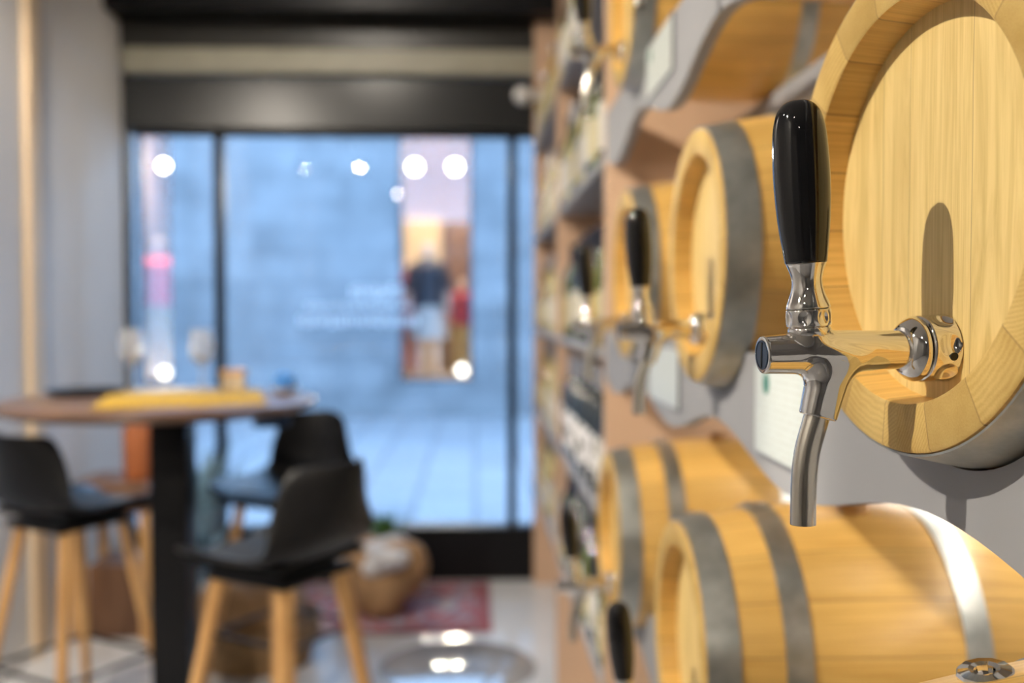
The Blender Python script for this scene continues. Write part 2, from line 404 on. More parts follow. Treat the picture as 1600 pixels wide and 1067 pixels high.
# ---------------------------------------------------------------- barrels
BL = 0.40; R0, RB, RI, REC = 0.147, 0.171, 0.118, 0.024
def RR(x): return R0 + (RB-R0)*(1-((x-BL/2)/(BL/2))**2)
def make_barrel(label):
    t = thing('wooden_barrel', label, 'barrel')
    m = bmesh.new()
    prof = [(REC+0.010, RI-0.004), (REC, RI-0.002), (0.003, RI), (0.0008, RI+0.0008), (0.0, RI+0.003), (0.0, R0-0.002), (0.0012, R0)]
    mats = [0, 0, 0, 1, 1, 1]
    for i in range(1, 20):
        x = BL*i/20; prof.append((x, RR(x))); mats.append(0)
    prof += [(BL-0.001, R0), (BL, R0-0.002), (BL, RI), (BL-0.02, RI)]; mats += [0, 1, 1, 0]
    lathe(m, prof, 108, 'X', mats=mats)
    obj('staves', m, [M['stave'], M['end']], t)
    m = bmesh.new()
    lathe(m, [(REC, 0), (REC, RI*0.5), (REC, RI+0.001), (REC+0.012, RI+0.001), (REC+0.012, 0)], 72, 'X'); obj('front_head', m, M['head'], t)
    m = bmesh.new()
    lathe(m, [(BL-REC-0.01, 0), (BL-REC-0.01, RI+0.001), (BL-REC, RI+0.001), (BL-REC, 0)], 48, 'X'); obj('rear_head', m, M['head'], t)
    for (a, b, ang) in ((0.0025, 0.037, 62), (0.082, 0.110, 75), (BL-0.130, BL-0.100, 48), (BL-0.04, BL-0.003, 70)):
        m = bmesh.new(); n = 6; th = 0.0016
        xs = [a+(b-a)*i/n for i in range(n+1)]
        prof = [(x, RR(x)+0.0002) for x in xs] + [(x, RR(x)+th) for x in reversed(xs)]
        lathe(m, prof, 108, 'X', close=True)
        # overlapped end of the band
        tt = math.radians(ang); half = 0.16; vsA = []; vsB = []
        for i in range(n+1):
            x = xs[i] + (0.0015 if i == 0 else (-0.0015 if i == n else 0))
            rA = []
            for k in range(9):
                q = tt-half+2*half*k/8
                cut = 0.02*abs(i-n/2)/n if k == 8 else 0
                rA.append(m.verts.new((x, (RR(x)+th+0.0014)*math.cos(q-cut), (RR(x)+th+0.0014)*math.sin(q-cut))))
            vsA.append(rA); vsB.append([m.verts.new((v.co.x, v.co.y*0.992, v.co.z*0.992)) for v in rA])
        for i in range(n):
            for k in range(8):
                m.faces.new((vsA[i][k], vsA[i+1][k], vsA[i+1][k+1], vsA[i][k+1]))
        for k in range(8):
            m.faces.new((vsA[0][k], vsA[0][k+1], vsB[0][k+1], vsB[0][k])); m.faces.new((vsA[n][k], vsA[n][k+1], vsB[n][k+1], vsB[n][k]))
        for i in range(n):
            m.faces.new((vsA[i][0], vsA[i+1][0], vsB[i+1][0], vsB[i][0])); m.faces.new((vsA[i][8], vsA[i+1][8], vsB[i+1][8], vsB[i][8]))
        h = obj('hoop', m, M['steel'], t)
        m = bmesh.new()
        for dq in (-0.07, 0.07):
            xm = (a+b)/2 + (0.005 if dq > 0 else -0.005)
            q = tt+dq; rr = RR(xm)+th+0.0016
            sphere(m, (xm, rr*math.cos(q), rr*math.sin(q)), 0.0036, 12, 8, (1, 0.8, 0.8))
        obj('rivet', m, M['chrome'], h)
    m = bmesh.new()
    lathe(m, [(RR(0.2)-0.004, 0.017), (RR(0.2)+0.006, 0.016), (RR(0.2)+0.010, 0.0135), (RR(0.2)+0.011, 0.0)], 28, 'Z', o=(0.2, 0, 0))
    obj('bung', m, M['bung'], t)
    return t

# ---------------------------------------------------------------- beer-style tap (chrome)
def tap_body_mesh():
    m = bmesh.new()
    lathe(m, [(-0.1125, 0), (-0.1125, 0.0118), (-0.028, 0.0125), (-0.024, 0.0)], 40, 'X')
    A = Vector((-0.0700, 0, -0.004)); B = Vector((-0.0797, 0, -0.0372))
    tube(m, [A, A.lerp(B, 0.5), B], [0.014, 0.0125, 0.0115], 32)
    lathe(m, [(0.0, 0.0115), (0.0125, 0.0115)], 24, 'Z', o=(-0.0835, 0, 0))
    me = bpy.data.meshes.new('tmp'); m.to_mesh(me); m.free()
    o = bpy.data.objects.new('tmp', me); C.objects.link(o)
    md = o.modifiers.new('r', 'REMESH'); md.mode = 'VOXEL'; md.voxel_size = 0.00062
    dg = bpy.context.evaluated_depsgraph_get(); dg.update()
    ev = o.evaluated_get(dg); me2 = bpy.data.meshes.new_from_object(ev)
    bpy.data.objects.remove(o)
    n = len(me2.vertices); co = np.zeros(n*3); me2.vertices.foreach_get('co', co); P = co.reshape(-1, 3)
    def smin(a, b, k):
        h = np.clip(0.5+0.5*(b-a)/k, 0, 1); return b*(1-h)+a*h-k*h*(1-h)
    def smax(a, b, k): return -smin(-a, -b, k)
    xa = np.array([-0.1130, -0.105, -0.095, -0.082, -0.068, -0.050, -0.030, -0.02]); ra = np.array([0.0107, 0.0110, 0.0116, 0.0128, 0.0130, 0.0118, 0.0112, 0.0112])
    xs = np.linspace(-0.113, -0.02, 200); rs = np.interp(xs, xa, ra)
    ker = np.exp(-0.5*(np.arange(-24, 25)/9.0)**2); ker /= ker.sum(); rs = np.convolve(np.pad(rs, 24, 'edge'), ker, 'valid')
    a = np.array(A); b = np.array(B); ax = (b-a); L = np.linalg.norm(ax); ax /= L
    def sdf(p):
        r = np.hypot(p[:, 1], p[:, 2])
        d1 = smax(r - np.interp(p[:, 0], xs, rs), np.abs(p[:, 0]+0.0695)-0.043, 0.0012)
        q = p-a; h = q@ax; side = np.array([ax[2], 0, -ax[0]])
        u = q@side; v = p[:, 1]
        rad = 0.0118 - 0.0022*np.clip(h/L, 0, 1.2)
        # slightly flattened, egg-shaped section
        rr = (np.abs(u/1.05)**2.6+np.abs(v)**2.6)**(1/2.6)
        d2 = smax(rr-rad, np.maximum(h-L, -h-0.002), 0.0012)
        q3 = p-np.array([-0.0835, 0, 0]); r3 = np.hypot(q3[:, 0], q3[:, 1])
        d3 = smax(r3-0.0112, np.maximum(p[:, 2]-0.0120, -p[:, 2]), 0.0010)
        return smin(smin(d1, d2, 0.009), d3, 0.004)
    e = 1e-5
    for _ in range(14):
        s = sdf(P); g = np.stack([(sdf(P+np.eye(3)[i]*e)-sdf(P-np.eye(3)[i]*e))/(2*e) for i in range(3)], 1)
        P = P - (np.clip(s, -0.001, 0.001)/np.maximum((g*g).sum(1), 0.3))[:, None]*g
    me2.vertices.foreach_set('co', P.ravel()); me2.update(); me2.name = 'tap_body'
    me2.polygons.foreach_set('use_smooth', [True]*len(me2.polygons))
    me2.materials.clear(); me2.materials.append(M['chrome'])
    return me2
def make_tap(label):
    t = thing('beer_tap', label, 'tap')
    me = tap_body_mesh(); o = bpy.data.objects.new('tap_body', me); C.objects.link(o); o.parent = t
    # mounting nut with dimples
    nd = 7
    def dim(a, th, r):
        best = 0
        for k in range(nd):
            d = (th-2*PI*k/nd-0.32+PI) % (2*PI)-PI
            e = ((a+0.0078)/0.0066)**2+(d*r/0.0070)**2
            if e < 1: best = max(best, (1-e))
        return r-0.0030*best
    m = bmesh.new(); prof = [(0.0, 0.012), (0.0, 0.0192), (-0.0008, 0.0198)]
    for i in range(26): prof.append((-0.001-0.0148*i/25, 0.0200-0.0006*(i/25)))
    prof += [(-0.0168, 0.0186), (-0.0172, 0.0172)]
    lathe(m, prof, 224, 'X', rmod=lambda a, th, r: dim(a, th, r) if r > 0.0185 else r)
    obj('mounting_nut', m, M['chrome'], t, ang=50)
    m = bmesh.new()
    lathe(m, [(-0.0168, 0.0168), (-0.0184, 0.0168)], 64, 'X'); obj('seal_ring', m, M['blackhole'], t)
    m = bmesh.new()
    lathe(m, [(-0.0182, 0.0150), (-0.0182, 0.0184), (-0.0190, 0.0190), (-0.0205, 0.0190), (-0.0225, 0.0180), (-0.0250, 0.0160), (-0.0268, 0.0142), (-0.0276, 0.0128), (-0.0280, 0.0105)], 96, 'X')
    obj('flange', m, M['chrome'], t, ang=50)
    m = bmesh.new()
    Mx = Matrix.Translation((-0.006, -0.0188, -0.0040))
    lathe(m, [(0, 0.0024), (0.0009, 0.0024), (0.0009, 0)], 20, 'Z')
    q = Vector((0, -1, -0.21)).normalized().to_track_quat('Z', 'Y').to_matrix().to_4x4()
    bmesh.ops.transform(m, matrix=Mx @ q, verts=m.verts[:]); obj('pin_hole', m, M['blackhole'], t)
    # screw in the nose
    m = bmesh.new()
    lathe(m, [(-0.1127, 0.0078), (-0.1127, 0.0), ], 40, 'X')
    lathe(m, [(-0.1124, 0.0086), (-0.1130, 0.0084), (-0.1130, 0.0078), (-0.1127, 0.0078)], 40, 'X')
    s = obj('nose_screw', m, [M['slot']], t)
    m = bmesh.new(); box(m, -0.1130, -0.1126, -0.0007, 0.0007, -0.0074, 0.0074); ob = obj('slot', m, M['blackhole'], s); ob.rotation_euler = (0.12, 0, 0)
    # spout: bent tube, open at the end
    pts = [(-0.0793, 0, -0.034), (-0.0805, 0, -0.038), (-0.0832, 0, -0.046), (-0.0858, 0, -0.0545), (-0.0877, 0, -0.0640), (-0.0888, 0, -0.074), (-0.0894, 0, -0.086), (-0.0898, 0, -0.0985)]
    P = [Vector(p) for p in pts]; fine = []
    for i in range(len(P)-1):
        p0, p1, p2, p3 = P[max(i-1, 0)], P[i], P[i+1], P[min(i+2, len(P)-1)]
        for k in range(5):
            u = k/5; fine.append(0.5*((2*p1)+(p2-p0)*u+(2*p0-5*p1+4*p2-p3)*u*u+(3*p1-p0-3*p2+p3)*u**3))
    fine.append(P[-1])
    m = bmesh.new(); tube(m, fine, 0.0073, 40, caps=False); tube(m, list(reversed(fine[-8:])), 0.0066, 40, caps=False)
    e = fine[-1]; lathe(m, [(0, 0.0066), (0, 0.0073)], 40, 'Z', o=e)
    obj('spout', m, M['satin'], t, ang=60)
    # handle stack
    H = (-0.0835, 0, 0)
    m = bmesh.new()
    lathe(m, [(0.0105, 0.0100), (0.0105, 0.0116), (0.0113, 0.0121), (0.0135, 0.0122), (0.0150, 0.0117), (0.0154, 0.0108)], 64, 'Z', o=H)
    def dim2(a, th, r):
        best = 0
        for k in range(7):
            d = (th-2*PI*k/7-0.5+PI) % (2*PI)-PI
            e = ((a-0.0203)/0.0044)**2+(d*r/0.0038)**2
            if e < 1: best = max(best, (1-e))
        return r-0.0016*best
    prof = [(0.0152, 0.0105), (0.0155, 0.0118)]+[(0.0158+0.0090*i/16, 0.0128-0.0004*abs(i/8-1)**3) for i in range(17)]+[(0.0252, 0.0120), (0.0254, 0.0114)]
    lathe(m, prof, 168, 'Z', o=H, rmod=lambda a, th, r: dim2(a, th, r) if r > 0.0121 else r)
    hp = [obj('collar', m, M['chrome'], t, ang=50)]
    m = bmesh.new(); pr = [(0.0256, 0.0112), (0.0257, 0.0122), (0.0263, 0.0125)]
    key_ = [(0.0263, 0.0125), (0.029, 0.0117), (0.033, 0.0101), (0.037, 0.0089), (0.041, 0.0085), (0.045, 0.0090), (0.0490, 0.0103), (0.0510, 0.0112)]
    for i in range(len(key_)-1):
        for k in range(1, 6):
            u = k/5; p0, p1, p2, p3 = key_[max(i-1, 0)], key_[i], key_[i+1], key_[min(i+2, len(key_)-1)]
            f = lambda j: 0.5*((2*p1[j])+(p2[j]-p0[j])*u+(2*p0[j]-5*p1[j]+4*p2[j]-p3[j])*u*u+(3*p1[j]-p0[j]-3*p2[j]+p3[j])*u**3)
            pr.append((f(0), f(1)))
    pr += [(0.0515, 0.0112), (0.0516, 0.0)]
    lathe(m, pr, 80, 'Z', o=H); hp.append(obj('handle_socket', m, M['chrome'], t, ang=50))
    m = bmesh.new(); key_ = [(0.0512, 0.0), (0.0512, 0.0108), (0.0518, 0.0117), (0.060, 0.0128), (0.072, 0.0143), (0.085, 0.0153), (0.098, 0.0158), (0.110, 0.0157), (0.121, 0.0152), (0.129, 0.0144), (0.1355, 0.0128), (0.1400, 0.0104), (0.1428, 0.0072), (0.1438, 0.0038), (0.1440, 0.0)]
    pr = key_[:3]
    for i in range(2, len(key_)-1):
        for k in range(1, 5):
            u = k/4; p0, p1, p2, p3 = key_[max(i-1, 0)], key_[i], key_[i+1], key_[min(i+2, len(key_)-1)]
            f = lambda j: 0.5*((2*p1[j])+(p2[j]-p0[j])*u+(2*p0[j]-5*p1[j]+4*p2[j]-p3[j])*u*u+(3*p1[j]-p0[j]-3*p2[j]+p3[j])*u**3)
            pr.append((f(0), max(0, f(1))))
    lathe(m, pr, 80, 'Z', o=H); hp.append(obj('handle', m, M['blackgloss'], t, ang=60))
    lean = Matrix.Translation((-0.0835, 0, 0.012)) @ Matrix.Rotation(math.radians(-1.9), 4, 'Y') @ Matrix.Translation((0.0835, 0, -0.012))
    for o_ in hp: o_.data.transform(lean)
    return t

SP = 0.587; Y0 = 0.58
ZM, ZU, ZL = CAMZ+0.0635, CAMZ+0.0635+0.477, CAMZ-0.40
b0 = make_barrel('pale oak barrel nearest the camera, its big round head filling the upper right')
spots = [
  (0.250, Y0, ZM, 6.6, None), (0.257, Y0+SP, ZM, 0, 'oak barrel in the middle row, second from the camera, behind the big tap'),
  (0.262, Y0+2*SP, ZM, 0, 'oak barrel in the middle row farthest from the camera, next to the bottle shelves'),
  (0.255, Y0+2*SP, ZU, 0, 'oak barrel in the top row nearest the bottle shelves, seen from below'),
  (0.255, Y0+SP, ZU, 0, 'oak barrel of the top row cut off by the upper edge, above the second tap'),
  (0.240, Y0+SP, ZL, 0, 'oak barrel lying in the lower row directly below the big tap spout'),
  (0.235, Y0+2*SP, ZL, 0, 'oak barrel in the lower row farther back, left of the one below the big spout')]
barrels = []
for i, (x, y, z, a, lab) in enumerate(spots):
    b = b0 if i == 0 else copy_tree(b0)
    b.location = (x, y, z); b.rotation_euler = (0, 0, math.radians(a))
    if i == 5: b.rotation_euler = (0.17, 0, 0)
    if lab: b['label'] = lab
    b['group'] = 'oak barrels on the rack'; barrels.append(b)
# barrel in the lower right corner, just its top showing
bb = copy_tree(b0); RXB = 2.2
bb.location = (0.2295, 0.47, CAMZ-0.3415); bb.rotation_euler = (RXB, 0, 0)
bb['label'] = 'barrel at the bottom right corner with only its top and a chrome cap showing'; bb['group'] = 'oak barrels on the rack'
hs = [c for c in bb.children if c.name.startswith('hoop')]
for c in list(hs[0].children): bpy.data.objects.remove(c)
bpy.data.objects.remove(hs[0])
m = bmesh.new(); tube(m, [(0.001, (R0+0.001)*math.cos(2*PI*k/96), (R0+0.001)*math.sin(2*PI*k/96)) for k in range(97)], 0.0016, 8); ob = obj('rim_wire', m, M['blackmet'], bb)
m = bmesh.new()
lathe(m, [(-0.012, 0.011), (-0.002, 0.0135), (0.003, 0.0145), (0.0045, 0.0135), (0.0055, 0.008), (0.0045, 0.0055), (0.001, 0.005), (0.001, 0)], 12, 'Z')
cap = obj('bung_cap', m, M['chrome'], bb, ang=20); cap['label'] = 'chrome bung cap'
xc = at(1503, 1050, 0.53).x-0.2295
ROT = Matrix.Rotation(-RXB, 4, 'X') @ Matrix.Rotation(math.radians(-13), 4, 'X')
cap.location = ROT @ Vector((xc, 0, RR(xc)-0.0015)); cap.rotation_euler = (ROT @ Matrix.Rotation(0.30, 4, 'X') @ Matrix.Rotation(-0.22, 4, 'Y') @ Matrix.Rotation(0.3, 4, 'Z')).to_euler()

tap0 = make_tap('chrome tap with black handle in sharp focus, nearest the camera')
taps = [(0, 1.8, 0, None),
        (1, 1.2, 0, 'blurred chrome tap with black handle on the second barrel of the middle row'),
        (2, 3.0, 0, 'blurred chrome tap on the farthest barrel of the middle row, before the bottle shelves'),
        (3, 3.0, 0, 'blurred chrome tap of the top row, next to the bottle shelves'),
        (4, 2.0, 0, 'tap of the top row of which only the spout end shows at the top edge'),
        (5, 3.0, 0, 'tap in the lower row with only its black handle showing at the bottom edge'),
        (6, 3.0, 0, 'chrome tap on the lower barrel farther back, left of the hanging black handle')]
for k, (bi, droop, yw, lab) in enumerate(taps):
    t = tap0 if k == 0 else copy_tree(tap0)
    B = barrels[bi]; a = B.rotation_euler.z
    off = Matrix.Rotation(a, 3, 'Z') @ Vector((REC+0.0002, -0.009 if bi == 0 else 0.0, -0.0855))
    t.location = Vector(B.location)+off; t.rotation_euler = (0, -math.radians(droop), a)
    if lab: t['label'] = lab
    t['group'] = 'chrome beer taps'

# ---------------------------------------------------------------- barrel rack with scalloped boards
rk = thing('barrel_rack', 'grey scalloped rack boards carrying the barrels on the right wall', 'rack', (0, 0, 0))
FX = 0.289
def board(dz, zc, zt, name='cradle_board', amp=0.021):
    ya, yb = -0.95, 2.195
    low = []; n = 150
    for i in range(n+1):
        y = ya+(yb-ya)*i/n; low.append((y, CAMZ-0.150+dz+amp*math.cos(2*PI*(y-1.185)/0.572)))
    top = [(yb, zt)]
    r = 0.1580; hh = math.sqrt(max(0, r*r-(zt-zc)**2))
    for k in (2, 1, 0, -1, -2):
        yc = Y0+k*SP+(0.0045 if k == 0 else 0)
        if yc-hh < ya: continue
        a0 = math.atan2(zt-zc, hh); a1 = -PI-a0
        for j in range(25):
            a = a0+(a1-a0)*j/24; top.append((yc+r*math.cos(a), zc+r*math.sin(a)))
    top.append((ya, zt))
    m = bmesh.new(); prism(m, low+top, 'X', FX, FX+0.018)
    bmesh.ops.remove_doubles(m, verts=m.verts[:], dist=1e-6)
    return obj(name, m, M['greypaint'], rk, smooth=False)
board(0, ZM, CAMZ-0.045)
board(0.477, ZU, CAMZ-0.045+0.477, amp=0.025)
board(-0.4615, ZL, CAMZ-0.045-0.4615)
for z in (ZM, ZU, ZL):
    m = bmesh.new(); zz = z-RR(0.26)-0.0005; box(m, 0.505, 0.525, -0.95, 2.195, zz-0.045, zz-0.003, 0.002)
    obj('rear_rail', m, M['greypaint'], rk)
m = bmesh.new(); box(m, FX, RX, 2.196, 2.222, 0, CH-0.02, 0.001)
dv = obj('divider_panel', m, M['divider'], rk); dv['label'] = 'warm beige divider panel'
# information cards on the grey boards
def card(y0, y1, z0, z1, lab):
    t = thing('info_card', lab, 'card', (FX-0.0005, (y0+y1)/2, CAMZ+z0), group='information cards below the barrels')
    W, Hh = y1-y0, z1-z0
    m = bmesh.new(); box(m, -0.003, 0, -W/2, W/2, 0, Hh, 0.0005)
    obj('holder', m, M['cardedge'], t)
    m = bmesh.new(); box(m, -0.0036, -0.003, -W/2+0.004, W/2-0.004, 0.004, Hh-0.004); obj('paper', m, M['card'], t)
    m = bmesh.new(); lathe(m, [(-0.0039, 0), (-0.0039, 0.0105)], 24, 'X', o=(0, W/2-0.042, Hh-0.020)); lathe(m, [(-0.0039, 0.0105), (-0.0036, 0.0105)], 24, 'X', o=(0, W/2-0.042, Hh-0.020))
    lg = obj('logo', m, M['logo'], t); lg['label'] = 'round green logo'
t = NT('printed_card'); o, (x, y, z) = t.obj()
ln = t.math('MULTIPLY', t.math('GREATER_THAN', t.math('SINE', t.math('MULTIPLY', z, 900)), 0.35), t.math('GREATER_THAN', t.noise(t.comb(0.0, y, t.math('FLOOR', t.math('MULTIPLY', z, 143))), 90, 2), 0.46))
M['card'] = t.set(Base_Color=t.mix(t.math('MULTIPLY', ln, 0.30), (0.54, 0.58, 0.56), (0.33, 0.31, 0.26)), Roughness=0.35)
M['cardedge'] = plain('grey_card_holder', (0.20, 0.20, 0.22), 0.4)
M['logo'] = plain('green_print', (0.03, 0.17, 0.13), 0.5, 0, 0.3, 300)
card(0.828, 1.005, -0.146, -0.052, 'white printed card with round green logo beneath the big tap')
card(1.385, 1.62, -0.144, -0.052, 'small pale card on the grey board below the second barrel of the middle row')
card(1.44, 1.66, 0.346, 0.432, 'pale printed card on the top grey board beside the top row barrel')

# ---------------------------------------------------------------- bottle shelves
def shelf_unit(y0, y1, lab, zs):
    t = thing('bottle_shelf', lab, 'shelf', (0, 0, 0))
    for z in zs:
        m = bmesh.new(); box(m, FX+0.002, RX-0.02, y0, y1, CAMZ+z-0.022, CAMZ+z, 0.001); obj('shelf_board', m, M['greypaint'], t)
    m = bmesh.new(); box(m, FX, RX, y1, y1+0.026, 0, CH-0.02, 0.001); obj('side_panel', m, M['divider'], t)
    m = bmesh.new(); box(m, RX-0.02, RX-0.002, y0, y1, 0, CH-0.02); obj('back_panel', m, M['divider'], t)
ZS = (0.79, 0.35, -0.09, -0.47, -0.86)
shelf_unit(2.223, 3.50, 'bottle shelf bay next to the barrels', ZS)
shelf_unit(3.527, 4.86, 'bottle shelf bay next to the shop window', ZS)
def make_bottle(glass, foil, lab, h=0.31, r=0.038, shoulder=0.62):
    t = thing('wine_bottle', '', 'bottle'); m = bmesh.new()
    s = h*shoulder
    pr = [(0, 0), (0, r*0.85), (0.003, r*0.97), (0.008, r), (s, r), (s+0.015, r*0.94), (s+0.032, r*0.72), (s+0.048, r*0.48), (s+0.062, r*0.385), (h-0.012, r*0.36), (h-0.010, r*0.42), (h-0.001, r*0.42), (h, r*0.36), (h, 0)]
    lathe(m, pr, 20, 'Z'); obj('glass', m, glass, t)
    m = bmesh.new(); lathe(m, [(h-0.062, r*0.40), (h-0.012, r*0.40), (h-0.010, r*0.45), (h+0.0005, r*0.45), (h+0.001, 0)], 16, 'Z'); obj('capsule', m, foil, t)
    m = bmesh.new(); lathe(m, [(0.035, r+0.0005), (0.035, r+0.001), (s*0.78, r+0.001), (s*0.78, r+0.0005)], 20, 'Z'); obj('label', m, lab, t)
    return t
kinds = {
 'dark': (make_bottle(M['g_dark'], M['foil_dark'], M['whitelabel']), 'dark wine bottle with white label'),
 'patch': (make_bottle(M['g_dark'], M['foil_silver'], M['patch'], 0.32, 0.040, 0.60), 'dark bottle with black and white patched label'),
 'pale': (make_bottle(M['g_clear'], M['foil_silver'], M['whitelabel'], 0.32, 0.037, 0.55), 'pale yellow wine bottle with white label'),
 'olive': (make_bottle(M['g_green'], M['foil_dark'], M['creamlabel'], 0.30, 0.037, 0.58), 'olive wine bottle with cream label'),
 'amber': (make_bottle(M['g_amber'], M['foil_gold'], M['creamlabel'], 0.27, 0.034, 0.60), 'amber bottle with gold capsule')}
used = set(); rng = random.Random(4)
shn = {0.79: 'top shelf', 0.35: 'upper shelf', -0.09: 'middle shelf', -0.47: 'lower shelf', -0.86: 'bottom shelf'}
def place(kind, x, y, z, bay):
    o, lab = kinds[kind]
    if kind in used: o = copy_tree(o)
    used.add(kind)
    o.location = (x, y, CAMZ+z+0.0005); o.rotation_euler = (0, 0, rng.uniform(-0.4, 0.4))
    where = 'barrel side bay' if bay == 0 else 'window side bay'
    o['label'] = '%s, %s, %s' % (lab, shn[z], where)
    o['group'] = '%ss on the %s, %s' % (lab, shn[z], where)
mixes = {0: {0.79: ['olive', 'dark', 'pale'], 0.35: ['pale', 'dark', 'olive', 'dark', 'pale'], -0.09: ['dark', 'dark', 'olive', 'dark'], -0.47: ['patch', 'patch', 'dark', 'patch'], -0.86: ['dark', 'olive', 'patch']},
         1: {z: ['amber', 'amber', 'pale', 'amber'] for z in ZS}}
for bay, (ya, yb) in enumerate(((2.28, 3.46), (3.60, 4.82))):
    for z in ZS:
        y = ya; k = 0
        while y < yb:
            if not (z > 0.7 and bay == 0 and False):
                place(mixes[bay][z][k % len(mixes[bay][z])], FX+0.044+rng.uniform(-0.006, 0.012), y, z, bay)
            y += rng.choice((0.088, 0.092, 0.10, 0.13)); k += 1

# white round sensor by the shelf top
p = at(817, 149, 4.5)
t = thing('dome_camera', 'small white round dome fixture on the shelf end near the black beam', 'camera', p)
m = bmesh.new(); sphere(m, (0, 0, 0), 0.042, 20, 12); obj('dome', m, M['white'], t)
m = bmesh.new(); tube(m, [(0.03, 0, 0), (FX-p.x+0.01, 0, 0)], 0.02, 16); obj('bracket', m, M['white'], t)

# ---------------------------------------------------------------- round bar table and what stands on it
TX, TY, TZ = -0.948, 3.04, 1.083
t = thing('bar_table', 'tall round bar table with brown wooden top and black square post', 'table', (TX, TY, 0))
m = bmesh.new(); lathe(m, [(TZ-0.032, 0), (TZ-0.032, 0.43), (TZ-0.026, 0.452), (TZ-0.012, 0.462), (TZ-0.004, 0.460), (TZ, 0.452), (TZ, 0)], 96, 'Z'); obj('table_top', m, M['tabletop'], t)
m = bmesh.new(); box(m, -0.02, 0.09, -0.055, 0.055, 0.02, TZ-0.033, 0.004); obj('post', m, M['blackmet'], t)
m = bmesh.new(); box(m, -0.24, 0.30, -0.27, 0.27, 0, 0.02, 0.004); obj('base_plate', m, M['blackmet'], t)
m = bmesh.new(); box(m, -0.22, 0.24, -0.29, 0.26, 0, 0.005, 0.001)
c = obj('placemat', m, M['yellow'], loc=(TX+0.06, TY, TZ+0.0005)); c.rotation_euler = (0, 0, 0.25)
tag(c, 'mustard yellow placemat lying flat on the round bar table', 'placemat')
m = bmesh.new(); lathe(m, [(0, 0), (0, 0.09), (0.014, 0.12), (0.016, 0.12), (0.004, 0.088), (0.004, 0)], 40, 'Z')
c = obj('serving_tray', m, M['blackmet'], loc=(TX-0.285, TY+0.16, TZ+0.0005)); tag(c, 'low black round tray at the left side of the bar table', 'tray')
def wine_glass(px, lab):
    p = at(px, 600, 3.2)
    m = bmesh.new()
    pr = [(0, 0), (0, 0.034), (0.002, 0.034), (0.006, 0.008), (0.02, 0.0035), (0.085, 0.0035), (0.095, 0.012), (0.115, 0.034), (0.145, 0.040), (0.175, 0.036), (0.205, 0.031), (0.205, 0.030), (0.175, 0.0348), (0.145, 0.0388), (0.117, 0.032), (0.099, 0.010), (0.097, 0)]
    lathe(m, pr, 32, 'Z'); o = obj('wine_glass', m, M['wineglass'], loc=(p.x, 3.2, TZ+0.001)); tag(o, lab, 'glass', 'wine glasses on the bar table')
wine_glass(207, 'clear wine glass on the bar table before the left window edge')
wine_glass(316, 'clear wine glass on the bar table just left of the candle')
p = at(366, 600, 3.3)
t = thing('candle_jar', 'cream candle in a square glass jar on the bar table', 'candle', (p.x, 3.3, TZ+0.0005))
m = bmesh.new(); box(m, -0.035, 0.035, -0.035, 0.035, 0, 0.055, 0.006); obj('candle', m, M['cream'], t)
m = bmesh.new(); box(m, -0.038, 0.038, -0.038, 0.038, 0.055, 0.072, 0.003); obj('lid', m, M['beech'], t)
p = at(445, 600, 3.18)
t = thing('dish', 'small white dish with blue napkin at the right edge of bar table', 'dish', (p.x, 3.18, TZ+0.0005))
m = bmesh.new(); lathe(m, [(0, 0), (0, 0.025), (0.018, 0.045), (0.020, 0.044), (0.004, 0.022), (0.004, 0)], 32, 'Z'); obj('bowl', m, M['white'], t)
m = bmesh.new(); bmesh.ops.create_icosphere(m, subdivisions=3, radius=0.03, matrix=Matrix.Translation((0, 0, 0.032)))
rr = random.Random(2)
for v in m.verts: v.co.z += rr.uniform(-0.006, 0.014); v.co.x *= 1.15
obj('napkin', m, plain('blue_napkin', (0.05, 0.22, 0.6), 0.7), t)
# small navy bag hanging below the table edge
p = at(440, 650, 3.1)
t = thing('hanging_bag', 'small navy bag hanging under the right edge of bar table', 'bag', (p.x-0.03, 3.1, TZ-0.04))
m = bmesh.new(); box(m, -0.055, 0.055, -0.03, 0.03, -0.055, -0.005, 0.012); obj('pouch', m, M['navy'], t)
m = bmesh.new(); tube(m, [(-0.04, 0, -0.008), (-0.02, 0, 0.008), (0.02, 0, 0.008), (0.04, 0, -0.008)], 0.003, 8); obj('strap', m, M['navy'], t)

